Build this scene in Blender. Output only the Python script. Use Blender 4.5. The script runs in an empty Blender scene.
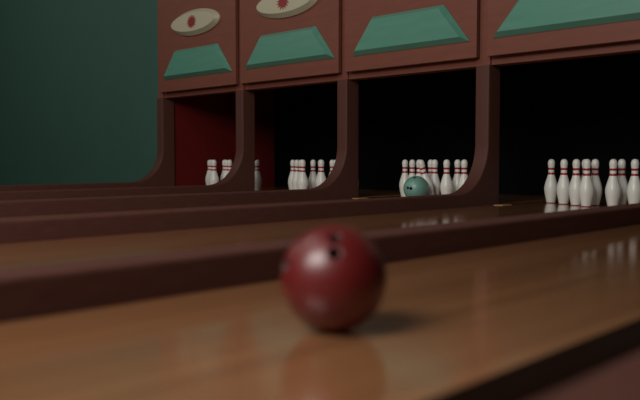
import bpy, bmesh, math
from mathutils import Vector, Matrix
S = bpy.context.scene
C = S.collection

# ------------------------------------------------------------------ dimensions (metres)
# x across the lanes, y down the lanes towards the pins, z up
RR = -1.7094          # right face of the divider between lane 4 and lane 5
W = 1.5553            # lane spacing
T = 0.1297            # divider thickness
YF = 5.325            # front face of the posts and hood frame
YB = 5.495            # back of the posts
ZB = 1.137            # underside of the hood
ZT = 2.55             # top of the hood
ZR = 0.101            # divider height above the lane
YS = -3.2             # player end of what is built
YP = 7.22             # back of the pit
FACE_SHIFT = {0: .018, 1: .005, 2: -.013, 3: -.015, 4: .025}     # the bays are not perfectly even
def face(k):          # right face of divider k (0 = leftmost ... 4 = between lane 4 and 5)
    return RR - (4 - k) * W + FACE_SHIFT.get(k, 0)

# ------------------------------------------------------------------ materials
def lin(c):
    return tuple(((v / 12.92) if v <= 0.04045 else ((v + 0.055) / 1.055) ** 2.4) for v in c)

def new_mat(name, col, rough=0.5, coat=0.0, coat_rough=0.1, spec=0.5):
    m = bpy.data.materials.new(name); m.use_nodes = True
    b = m.node_tree.nodes['Principled BSDF']
    b.inputs['Base Color'].default_value = (*col, 1)
    b.inputs['Roughness'].default_value = rough
    b.inputs['Coat Weight'].default_value = coat
    b.inputs['Coat Roughness'].default_value = coat_rough
    b.inputs['Specular IOR Level'].default_value = spec
    return m, m.node_tree, b

def grain(m, nt, b, ca, cb, scale, nscale=6.0, detail=4, bump=0.0, rough=None):
    tc = nt.nodes.new('ShaderNodeTexCoord')
    mp = nt.nodes.new('ShaderNodeMapping'); mp.inputs['Scale'].default_value = scale
    no = nt.nodes.new('ShaderNodeTexNoise'); no.inputs['Scale'].default_value = nscale
    no.inputs['Detail'].default_value = detail
    cr = nt.nodes.new('ShaderNodeValToRGB')
    cr.color_ramp.elements[0].position = 0.3; cr.color_ramp.elements[1].position = 0.7
    cr.color_ramp.elements[0].color = (*ca, 1); cr.color_ramp.elements[1].color = (*cb, 1)
    nt.links.new(tc.outputs['Object'], mp.inputs[0]); nt.links.new(mp.outputs[0], no.inputs['Vector'])
    nt.links.new(no.outputs['Fac'], cr.inputs[0]); nt.links.new(cr.outputs[0], b.inputs['Base Color'])
    if bump:
        bp = nt.nodes.new('ShaderNodeBump'); bp.inputs['Strength'].default_value = bump
        bp.inputs['Distance'].default_value = 0.002
        nt.links.new(no.outputs['Fac'], bp.inputs['Height']); nt.links.new(bp.outputs[0], b.inputs['Normal'])
    return no, cr

M = {}
def simple(key, col, **k):
    m, nt, b = new_mat(key, col, **k); M[key] = m; return m

m, nt, b = new_mat('divider_wood', (.09, .035, .026), rough=.6, coat=.0, spec=.28)
grain(m, nt, b, (.074, .026, .019), (.100, .036, .026), (14, 1.0, 14), 9, 5, bump=.15); M['divider'] = m
m, nt, b = new_mat('hood_wood', (.15, .055, .036), rough=.55, spec=.3)
grain(m, nt, b, (.158, .051, .033), (.180, .058, .037), (1.2, 8, 8), 3, 3); M['hood'] = m
m, nt, b = new_mat('teal_paint', (.09, .26, .19), rough=.32, spec=.8)
grain(m, nt, b, (.082, .245, .18), (.095, .275, .2), (1, 6, 6), 3, 2); M['teal'] = m
simple('cream_paint', (.42, .39, .27), rough=.5)
simple('emblem_red', (.22, .008, .012), rough=.45)
m, nt, b = new_mat('green_wall_paint', (.03, .08, .06), rough=.75)
grain(m, nt, b, (.032, .094, .070), (.034, .099, .074), (1, 1, 1), 1.5, 3, bump=.05); M['green'] = m
simple('pit_red_paint', (.13, .007, .005), rough=.8, spec=.2)
simple('pit_black', (.002, .002, .002), rough=.9, spec=.1)
simple('dark_floor', (.05, .03, .02), rough=.7)
simple('ceiling_paint', (.06, .055, .05), rough=.9)
simple('pin_plastic', (.78, .77, .71), rough=.38, coat=.3, coat_rough=.3)
simple('pin_red', (.36, .004, .007), rough=.4, coat=.2, coat_rough=.3)
simple('hole_black', (.006, .006, .006), rough=.6)
simple('pale_tan', (.5, .27, .12), rough=.5)

def ball_mat(key, a, b2, rough, coat_rough):
    m, nt, b = new_mat(key, a, rough=rough, coat=.45, coat_rough=coat_rough)
    grain(m, nt, b, a, b2, (1, 1, 1), 7, 4); M[key] = m
ball_mat('teal_resin', (.14, .30, .25), (.165, .345, .285), .45, .35)
ball_mat('red_resin', (.10, .005, .005), (.14, .008, .008), .42, .31)

# lacquered lane: narrow boards along y, hue varies from board to board, fine grain
def lane_mat(key, dark, light):
    m, nt, b = new_mat(key, light, rough=.24, coat=1.0, coat_rough=.12)
    tc = nt.nodes.new('ShaderNodeTexCoord')
    sep = nt.nodes.new('ShaderNodeSeparateXYZ'); nt.links.new(tc.outputs['Object'], sep.inputs[0])
    mul = nt.nodes.new('ShaderNodeMath'); mul.operation = 'MULTIPLY'; mul.inputs[1].default_value = 1 / .0355
    fl = nt.nodes.new('ShaderNodeMath'); fl.operation = 'FLOOR'
    wn = nt.nodes.new('ShaderNodeTexWhiteNoise'); wn.noise_dimensions = '1D'
    nt.links.new(sep.outputs['X'], mul.inputs[0]); nt.links.new(mul.outputs[0], fl.inputs[0]); nt.links.new(fl.outputs[0], wn.inputs['W'])
    mp = nt.nodes.new('ShaderNodeMapping'); mp.inputs['Scale'].default_value = (22, .9, 1)
    no = nt.nodes.new('ShaderNodeTexNoise'); no.inputs['Scale'].default_value = 3; no.inputs['Detail'].default_value = 6
    nt.links.new(tc.outputs['Object'], mp.inputs[0]); nt.links.new(mp.outputs[0], no.inputs['Vector'])
    mx = nt.nodes.new('ShaderNodeMix'); mx.data_type = 'FLOAT'; mx.inputs[0].default_value = .45
    nt.links.new(no.outputs['Fac'], mx.inputs[2]); nt.links.new(wn.outputs['Value'], mx.inputs[3])
    cr = nt.nodes.new('ShaderNodeValToRGB')
    cr.color_ramp.elements[0].position = .25; cr.color_ramp.elements[1].position = .8
    cr.color_ramp.elements[0].color = (*dark, 1); cr.color_ramp.elements[1].color = (*light, 1)
    nt.links.new(mx.outputs[0], cr.inputs[0]); nt.links.new(cr.outputs[0], b.inputs['Base Color'])
    M[key] = m
lane_mat('lane_wood', (.255, .108, .045), (.33, .150, .064))

# ------------------------------------------------------------------ helpers
def link(name, bm, mats, parent=None, smooth=False):
    me = bpy.data.meshes.new(name); bmesh.ops.recalc_face_normals(bm, faces=bm.faces[:])
    bm.to_mesh(me); bm.free()
    for mm in (mats if isinstance(mats, (list, tuple)) else [mats]): me.materials.append(mm)
    if smooth:
        for p in me.polygons: p.use_smooth = True
    o = bpy.data.objects.new(name, me); C.objects.link(o)
    if parent: o.parent = parent
    return o

def tag(o, label=None, cat=None, group=None, kind=None):
    for k, v in (('label', label), ('category', cat), ('group', group), ('kind', kind)):
        if v: o[k] = v
    return o

def empty(name, loc):
    o = bpy.data.objects.new(name, None); o.location = loc; o.empty_display_size = .1
    C.objects.link(o); return o

def box(x0, x1, y0, y1, z0, z1, bevel=0, seg=2, bm=None):
    bm = bm or bmesh.new()
    r = bmesh.ops.create_cube(bm, size=1)
    for v in r['verts']:
        v.co = Vector((x0 + (v.co.x + .5) * (x1 - x0), y0 + (v.co.y + .5) * (y1 - y0), z0 + (v.co.z + .5) * (z1 - z0)))
    if bevel: bmesh.ops.bevel(bm, geom=bm.edges[:], offset=bevel, segments=seg, profile=.5, affect='EDGES')
    return bm

def structure(name, bm, mat):
    o = link(name, bm, mat); o['kind'] = 'structure'; return o

# ------------------------------------------------------------------ the setting
XL, XR, YE = -13.5, 1.6, -5.0
structure('floor', box(XL, XR, YE, YP + .1, -.22, -.12), M['dark_floor'])
structure('ceiling', box(XL, XR, YE, YP + .1, 5.6, 5.7), M['ceiling_paint'])
HX = face(0) - T + .022      # left end of the hood
structure('wall_back_green', box(face(0) - T, HX, YF + .2, YF + .3, ZB, 5.6, bm=box(XL, face(0) - T, YF + .2, YF + .3, -.12, 5.6)), M['green'])
structure('wall_left', box(XL - .1, XL, YE, YF + .3, -.12, 5.6), M['green'])
structure('wall_above_hood', box(HX, XR, YF + .2, YF + .3, ZT, 5.6), M['green'])
structure('wall_pit_left', box(face(0) - .11, face(0) - .03, YB, YP, -.12, ZT), M['pit_red_paint'])
structure('wall_pit_back', box(face(0) - .11, XR, YP, YP + .1, -.12, ZT), M['pit_black'])
structure('ceiling_pit', box(face(0) - .03, XR, YF + .16, YP, ZT - .06, ZT), M['pit_black'])
structure('wall_pit_right', box(XR - .1, XR, YB, YP, -.12, ZT - .06), M['pit_black'])

# ------------------------------------------------------------------ lanes
lane_labels = [
    'farthest left bowling lane, ending under the opening with the red pit wall',
    'second bowling lane from the left, polished brown wood between dark dividers',
    'middle bowling lane holding the teal ball against its pins',
    'polished wooden bowling lane fourth from the left, reflecting the rightmost pins',
    'nearest polished wooden bowling lane, carrying the red ball']
for k in range(5):
    x0 = face(k) if k < 5 else 0
    x1 = face(k + 1) - (T if k < 3 else .16) if k < 4 else -.67
    bm = box(x0 - (x0 + x1) / 2, (x1 - x0) / 2, YS, YP, -.12, 0)
    o = link('bowling_lane', bm, M['lane_wood']); o.location.x = (x0 + x1) / 2
    tag(o, lane_labels[k], 'bowling lane', 'polished wooden bowling lanes')

# ------------------------------------------------------------------ dividers: low rail sweeping up into a post
def divider_bm(t, r=.41, bev=.014):
    bm = bmesh.new()
    pts = [(YS, -.12), (YS, ZR)]
    n = 28
    cy, cz = YF - r, ZR + r
    for i in range(n + 1):
        a = -math.pi / 2 + (math.pi / 2) * i / n
        pts.append((cy + r * math.cos(a), cz + r * math.sin(a)))
    path = set(range(1, len(pts)))
    pts += [(YF, ZB), (YB, ZB), (YB, -.12)]
    L = [bm.verts.new((-t, y, z)) for y, z in pts]
    R = [bm.verts.new((0, y, z)) for y, z in pts]
    n2 = len(pts)
    bm.faces.new(L); bm.faces.new(R[::-1])
    for i in range(n2):
        j = (i + 1) % n2
        bm.faces.new((L[i], L[j], R[j], R[i]))
    bmesh.ops.recalc_face_normals(bm, faces=bm.faces[:])
    E = []
    front = len(pts) - 3            # index of (YF, ZB)
    for V in (L, R):
        for i in range(1, front):
            e = bm.edges.get((V[i], V[i + 1]))
            if e: E.append(e)
    bmesh.ops.bevel(bm, geom=E, offset=bev, segments=5, profile=.5, affect='EDGES', clamp_overlap=True)
    return bm
div_labels = [
    'leftmost dark wooden divider, its post rising against the green wall',
    'dark wooden divider and post between the two leftmost lanes',
    'dark wooden divider and post to the left of the teal ball',
    'dark wooden divider and post just right of the teal ball',
    'dark wooden divider running across the picture right behind the red ball',
    'broad dark wooden divider in the lower right corner, nearest the camera']
def shade(o, ang=35):
    for p in o.data.polygons: p.use_smooth = True
    me = o.data; bm = bmesh.new(); bm.from_mesh(me)
    for e in bm.edges:
        if len(e.link_faces) == 2 and e.calc_face_angle(0) > math.radians(ang): e.smooth = False
    bm.to_mesh(me); bm.free()
for k in range(6):
    t = T if k < 4 else (.16 if k == 4 else .27)
    o = link('lane_divider', divider_bm(t, bev=.014 if k < 5 else .03), M['divider'])
    o.location.x = face(k) if k < 5 else -.15
    shade(o)
    tag(o, div_labels[k], 'lane divider', 'dark wooden lane dividers')

tag(link('gutter', box(-.67, -.421, YS, YP - .6, -.12, -.07), M['hole_black']),
    'dark gutter between the nearest lane and the broad divider in the corner', 'gutter')

# thin patches, paler than the lane, lying on it beside the posts
for x, lab in ((face(3), 'small pale patch at the post foot right of the teal ball'),
               (face(2), 'small pale patch at the post foot left of the teal ball')):
    o = link('pale_patch', box(.025, .105, YF + .05, YF + .20, .0, .004), M['pale_tan'])
    o.location.x = x
    tag(o, lab, 'floor plate', 'pale patches beside the posts')

# ------------------------------------------------------------------ hood frame
hf = empty('pinsetter_hood', (face(2), YF, ZB))
tag(hf, 'reddish brown wooden frame over the pin openings, holding the big panels', 'frame')
def fpart(name, bm, mat):
    bm.transform(Matrix.Translation((-face(2), -YF, -ZB)))
    return link(name, bm, mat, hf)
XRR = -.15
for k in range(6):
    r_ = face(k) if k < 5 else XRR
    fpart('stile', box(r_ - T if k else HX, r_, YF + .012, YF + .09, ZB, ZT, .003), M['hood'])
for k in range(5):
    a = face(k); b_ = (face(k + 1) - T) if k < 4 else XRR - T
    fpart('lintel', box(a, b_, YF + .03, YF + .07, ZB + .0, ZB + .16, .004), M['hood'])
fpart('backing_board', box(HX, XRR, YF + .0901, YF + .15, ZB, ZT), M['hood'])

# ------------------------------------------------------------------ masking panels with plaque and oval emblem
def prism(outer, inner, depth, base=0.0, lip=.006):
    """raised plate in the xz plane: outline at the wall, small upright lip, bevel to the inner outline"""
    bm = bmesh.new(); n = len(outer)
    A = [bm.verts.new((x, base, z)) for x, z in outer]
    B = [bm.verts.new((x, base - lip, z)) for x, z in outer]
    D = [bm.verts.new((x, base - depth, z)) for x, z in inner]
    bm.faces.new(A); bm.faces.new(D[::-1])
    for i in range(n):
        j = (i + 1) % n
        bm.faces.new((A[i], A[j], B[j], B[i])); bm.faces.new((B[i], B[j], D[j], D[i]))
    return bm
PT = .047
PL = {1: .05, 2: .04, 3: .022, 4: .008, 5: 0}; PR = {1: .055, 2: .034, 3: .004, 4: 0, 5: 0}
PQ = {1: (.04, .04, .04, .04), 2: (.028, .028, .028, .028), 3: (.01, -.02, -.022, 0), 4: (-.048, -.02, -.03, -.025), 5: (0, 0, 0, 0)}
panel_labels = [
    'leftmost brown hood panel, with a complete white oval emblem and a small teal plaque',
    'brown hood panel second from the left, its oval emblem cut by the picture top',
    'brown hood panel above the teal ball, with a teal trapezoid plaque',
    'largest brown hood panel at top right, above the rightmost pins',
    'brown hood panel above the lane of the red ball']
for k in range(1, 6):
    rr = RR - (4 - k) * W if k < 5 else XRR
    px0, px1 = rr - W - .018 + PL[k], rr - .112 + PR[k]
    q0, q1, q2, q3 = PQ[k]
    if k == 5: px0 = face(4) - .018
    cx = rr - .835
    root = empty('masking_panel', (cx, YF - PT, 1.2))
    tag(root, panel_labels[k - 1], 'masking panel', 'brown panels over the pin openings')
    link('board', box(px0 - cx, px1 - cx, 0, PT - .001, 0, ZT - 1.2, .004), M['hood'], root)
    # teal trapezoid
    dx = rr - cx
    sx = lambda v: dx + v
    zo = -.008 if k > 2 else 0
    outer = [(sx(-1.458 + q0), .145 + zo), (sx(-.15 + q1), .145 + zo), (sx(-.405 + q2), .476 + zo), (sx(-1.208 + q3), .476 + zo)]
    inner = [(sx(-1.400 + q0), .183 + zo), (sx(-.222 + q1), .183 + zo), (sx(-.430 + q2), .443 + zo), (sx(-1.185 + q3), .443 + zo)]
    link('trapezoid_plaque', prism(outer, inner, .050), M['teal'], root)
    # oval
    n = 72; ox, oz = sx(-.808 + q0), .760
    out = [(ox + .452 * math.cos(2 * math.pi * i / n), oz + .146 * math.sin(2 * math.pi * i / n)) for i in range(n)]
    inn = [(ox + .408 * math.cos(2 * math.pi * i / n), oz + .104 * math.sin(2 * math.pi * i / n)) for i in range(n)]
    ov = link('oval_emblem', prism(out, inn, .064, lip=.016), M['cream_paint'], root)
    # starburst of fourteen points
    bm = bmesh.new(); q = 28
    P = [(ox + (.096 if i % 2 == 0 else .054) * math.cos(math.pi / 2 + 2 * math.pi * i / q) ,
          oz + (.078 if i % 2 == 0 else .047) * math.sin(math.pi / 2 + 2 * math.pi * i / q)) for i in range(q)]
    a = [bm.verts.new((x, -.0635, z)) for x, z in P]; d = [bm.verts.new((x, -.069, z)) for x, z in P]
    bm.faces.new(a); bm.faces.new(d[::-1])
    for i in range(q):
        j = (i + 1) % q; bm.faces.new((a[i], a[j], d[j], d[i]))
    link('starburst', bm, M['emblem_red'], ov)

# ------------------------------------------------------------------ bowling pins
PROFILE = [(.0, .381), (.008, .3805), (.015, .378), (.0215, .373), (.026, .366), (.029, .356), (.0302, .345), (.0298, .332),
           (.0278, .318), (.0265, .305), (.0255, .293), (.0252, .28), (.0256, .268), (.0268, .257), (.0292, .244), (.0338, .228),
           (.0395, .210), (.0455, .190), (.0515, .168), (.0558, .148), (.0575, .130), (.0572, .115), (.0548, .096),
           (.0508, .072), (.0460, .048), (.0412, .024), (.0385, .010), (.0360, .002), (.0340, .0), (.0, .0)]
def prof_r(z):
    P = PROFILE[:-1]
    for (r0, z0), (r1, z1) in zip(P, P[1:]):
        if z1 <= z <= z0:
            f = (z - z1) / (z0 - z1) if z0 > z1 else 0
            return r1 + (r0 - r1) * f
    return .034
def lathe(prof, n=40):
    bm = bmesh.new(); rings = []
    for r, z in prof:
        if r < 1e-6: rings.append([bm.verts.new((0, 0, z))])
        else: rings.append([bm.verts.new((r * math.cos(2 * math.pi * i / n), r * math.sin(2 * math.pi * i / n), z)) for i in range(n)])
    for a, b in zip(rings, rings[1:]):
        for i in range(n):
            j = (i + 1) % n
            if len(a) == 1 and len(b) > 1: bm.faces.new((a[0], b[i], b[j]))
            elif len(b) == 1 and len(a) > 1: bm.faces.new((a[i], b[0], a[j]))
            elif len(a) > 1: bm.faces.new((a[i], b[i], b[j], a[j]))
    return bm
def band_bm(z0, z1, off=.0007):
    zs = [z0, z0, (2 * z0 + z1) / 3, (z0 + 2 * z1) / 3, z1, z1]
    pr = []
    for i, z in enumerate(zs):
        o_ = -.0008 if i in (0, 5) else off
        pr.append((prof_r(z) + o_, z))
    bm = lathe(pr[::-1])
    return bm
def make_pin():
    o = link('bowling_pin', lathe(PROFILE), M['pin_plastic'], smooth=True)
    for z0, z1 in ((.2890, .3065), (.2475, .2655)):
        link('neck_band', band_bm(z0, z1), M['pin_red'], o, smooth=True)
    link('base_ring', band_bm(.0012, .0065), M['pin_red'], o, smooth=True)
    return o
def copy_tree(o, parent=None):
    c = o.copy(); C.objects.link(c)
    if parent: c.parent = parent
    for ch in list(o.children): copy_tree(ch, c)
    return c
proto = make_pin()

DX, DR, Y0 = .297, .0937, 5.598
where = ['at the front tip of', 'second row left in', 'second row right in', 'third row left in', 'third row middle in',
         'third row right in', 'back row far left in', 'back row second from left in', 'back row second from right in',
         'back row far right in']
group_word = ['the rightmost pin group', 'the pin group with the teal ball', 'the second pin group from left', 'the leftmost pin group']
group_name = ['pins on the lane behind the red ball', 'pins around the teal ball', 'pins on the second lane from the left', 'pins on the leftmost lane']
# small sideways nudges (metres, along x) per lane and pin
NUDGE = {0: [-.01, .01, .01, .01, -.026, -.01, .0, 0, 0, 0],
         1: [.0, .02, .03, .015, -.02, .008, .004, .015, .022, 0],
         2: [-.03, 0, .008, -.015, .055, -.02, -.03, -.004, -.01, 0],
         3: [-.01, 0, .025, 0, 0, 0, -.018, -.01, 0, .015]}
first = True
for g in range(4):
    cx = RR - g * W - T / 2 - W / 2 - .013
    m_ = 0
    for i in range(4):
        for j in range(i + 1):
            p = proto if first else copy_tree(proto)
            first = False
            x = cx + (j - i / 2) * (DX + (.006 if g == 0 else 0)) + NUDGE[g][m_] - (.052 if g == 0 else 0) + (0, .005, -.005, 0)[g]; y = Y0 + i * DR + (.12 if g == 0 else 0)
            p.location = (x, y, 0); p.scale = (1, 1, .99 if g == 0 else .983)
            lab = 'white bowling pin %s %s' % (where[m_], group_word[g])
            if g == 1 and m_ == 0:
                lab = 'white bowling pin knocked askew, leaning behind the teal ball'
                R_ = Vector((.716, .698, 0)); ax = Vector((.698, -.716, 0))
                p.location = (x + .035, y + .05, .0095)
                p.rotation_euler = Matrix.Rotation(math.radians(-15), 4, Vector((-.698, .716, 0))).to_euler()
            tag(p, lab, 'bowling pin', group_name[g])
            m_ += 1

# ------------------------------------------------------------------ bowling balls (drilled)
def ball_bm(rad, holes):
    bm = bmesh.new()
    bmesh.ops.create_uvsphere(bm, u_segments=200, v_segments=128, radius=rad)
    hr = .0125
    ang = math.asin(hr / rad)
    for h in holes:
        h = Vector(h).normalized()
        for v in bm.verts:
            d = v.co.normalized(); a = d.angle(h)
            if a < ang:
                v.co = v.co - h * (.035 * min(1, (ang - a) / (ang * .18)))
    for f in bm.faces:
        c = f.calc_center_median()
        if c.length < rad * .985: f.material_index = 1
        f.smooth = True
    return bm
def camdir(r, u, f):   # a direction given as right / up / towards the viewer of the lane side, in world axes
    a = math.radians(44.255)
    R = Vector((math.cos(a), math.sin(a), 0)); F = Vector((-math.sin(a), math.cos(a), 0))
    return R * r + Vector((0, 0, 1)) * u - F * f
RB = .114
def mkball(loc, holes, mat, label):
    o = link('bowling_ball', ball_bm(RB, [camdir(*h) for h in holes]), [mat, M['hole_black']])
    o.location = loc
    tag(o, label, 'bowling ball')
mkball((-1.096, 1.167, RB), [(.01, .80, .57), (.00, .57, .82), (-.90, .29, .33)], M['red_resin'],
       'glossy dark red bowling ball resting on the nearest lane')
mkball((-4.08, 5.425, RB), [(-.17, .86, .45), (-.74, .06, .66), (-.52, .03, .85)], M['teal_resin'],
       'teal bowling ball touching the pins on the middle lane')

# ------------------------------------------------------------------ lights
def area(name, loc, target, sx, sy, power, col=(1, 1, 1)):
    d = bpy.data.lights.new(name, 'AREA'); d.shape = 'RECTANGLE'; d.size = sx; d.size_y = sy
    d.energy = power; d.color = col
    o = bpy.data.objects.new(name, d); C.objects.link(o); o.location = loc
    o.rotation_euler = (Vector(target) - Vector(loc)).to_track_quat('-Z', 'Y').to_euler()
    return o
area('key_lamp', (-1.55, -1.9, 3.25), (-4.0, 5.0, .9), 2.5, 2.0, 245, (1, .97, .92))
area('fill_light', (-5.2, .5, 4.8), (-6.2, 5.2, 1.0), 3.0, 1.6, 60, (1, .97, .92))  # unseen fill, added to light the hood and pins from higher up
area('fill_light', (-11.2, .5, 4.8), (-11.2, 5.2, 1.2), 3.0, 1.6, 62, (1, .97, .92))  # another added fill, evens out the green wall towards the left
w = bpy.data.worlds.new('world'); S.world = w; w.use_nodes = True
w.node_tree.nodes['Background'].inputs[0].default_value = (.5, .47, .45, 1)
w.node_tree.nodes['Background'].inputs[1].default_value = .02

# ------------------------------------------------------------------ camera
cd = bpy.data.cameras.new('camera'); cam = bpy.data.objects.new('camera', cd); C.objects.link(cam)
cam.location = (0, 0, .3659)
cam.rotation_euler = (math.radians(90 - 3.0217), 0, math.radians(44.255))
cd.sensor_width = 36; cd.lens = 749.66 / 640 * 36
cd.dof.use_dof = True; cd.dof.focus_distance = 6.8; cd.dof.aperture_fstop = 1.45
cd.clip_start = .02
S.camera = cam

S.view_settings.view_transform = 'Standard'; S.view_settings.look = 'None'
S.view_settings.gamma = 1; S.view_settings.use_curve_mapping = False
S.view_settings.exposure = 0
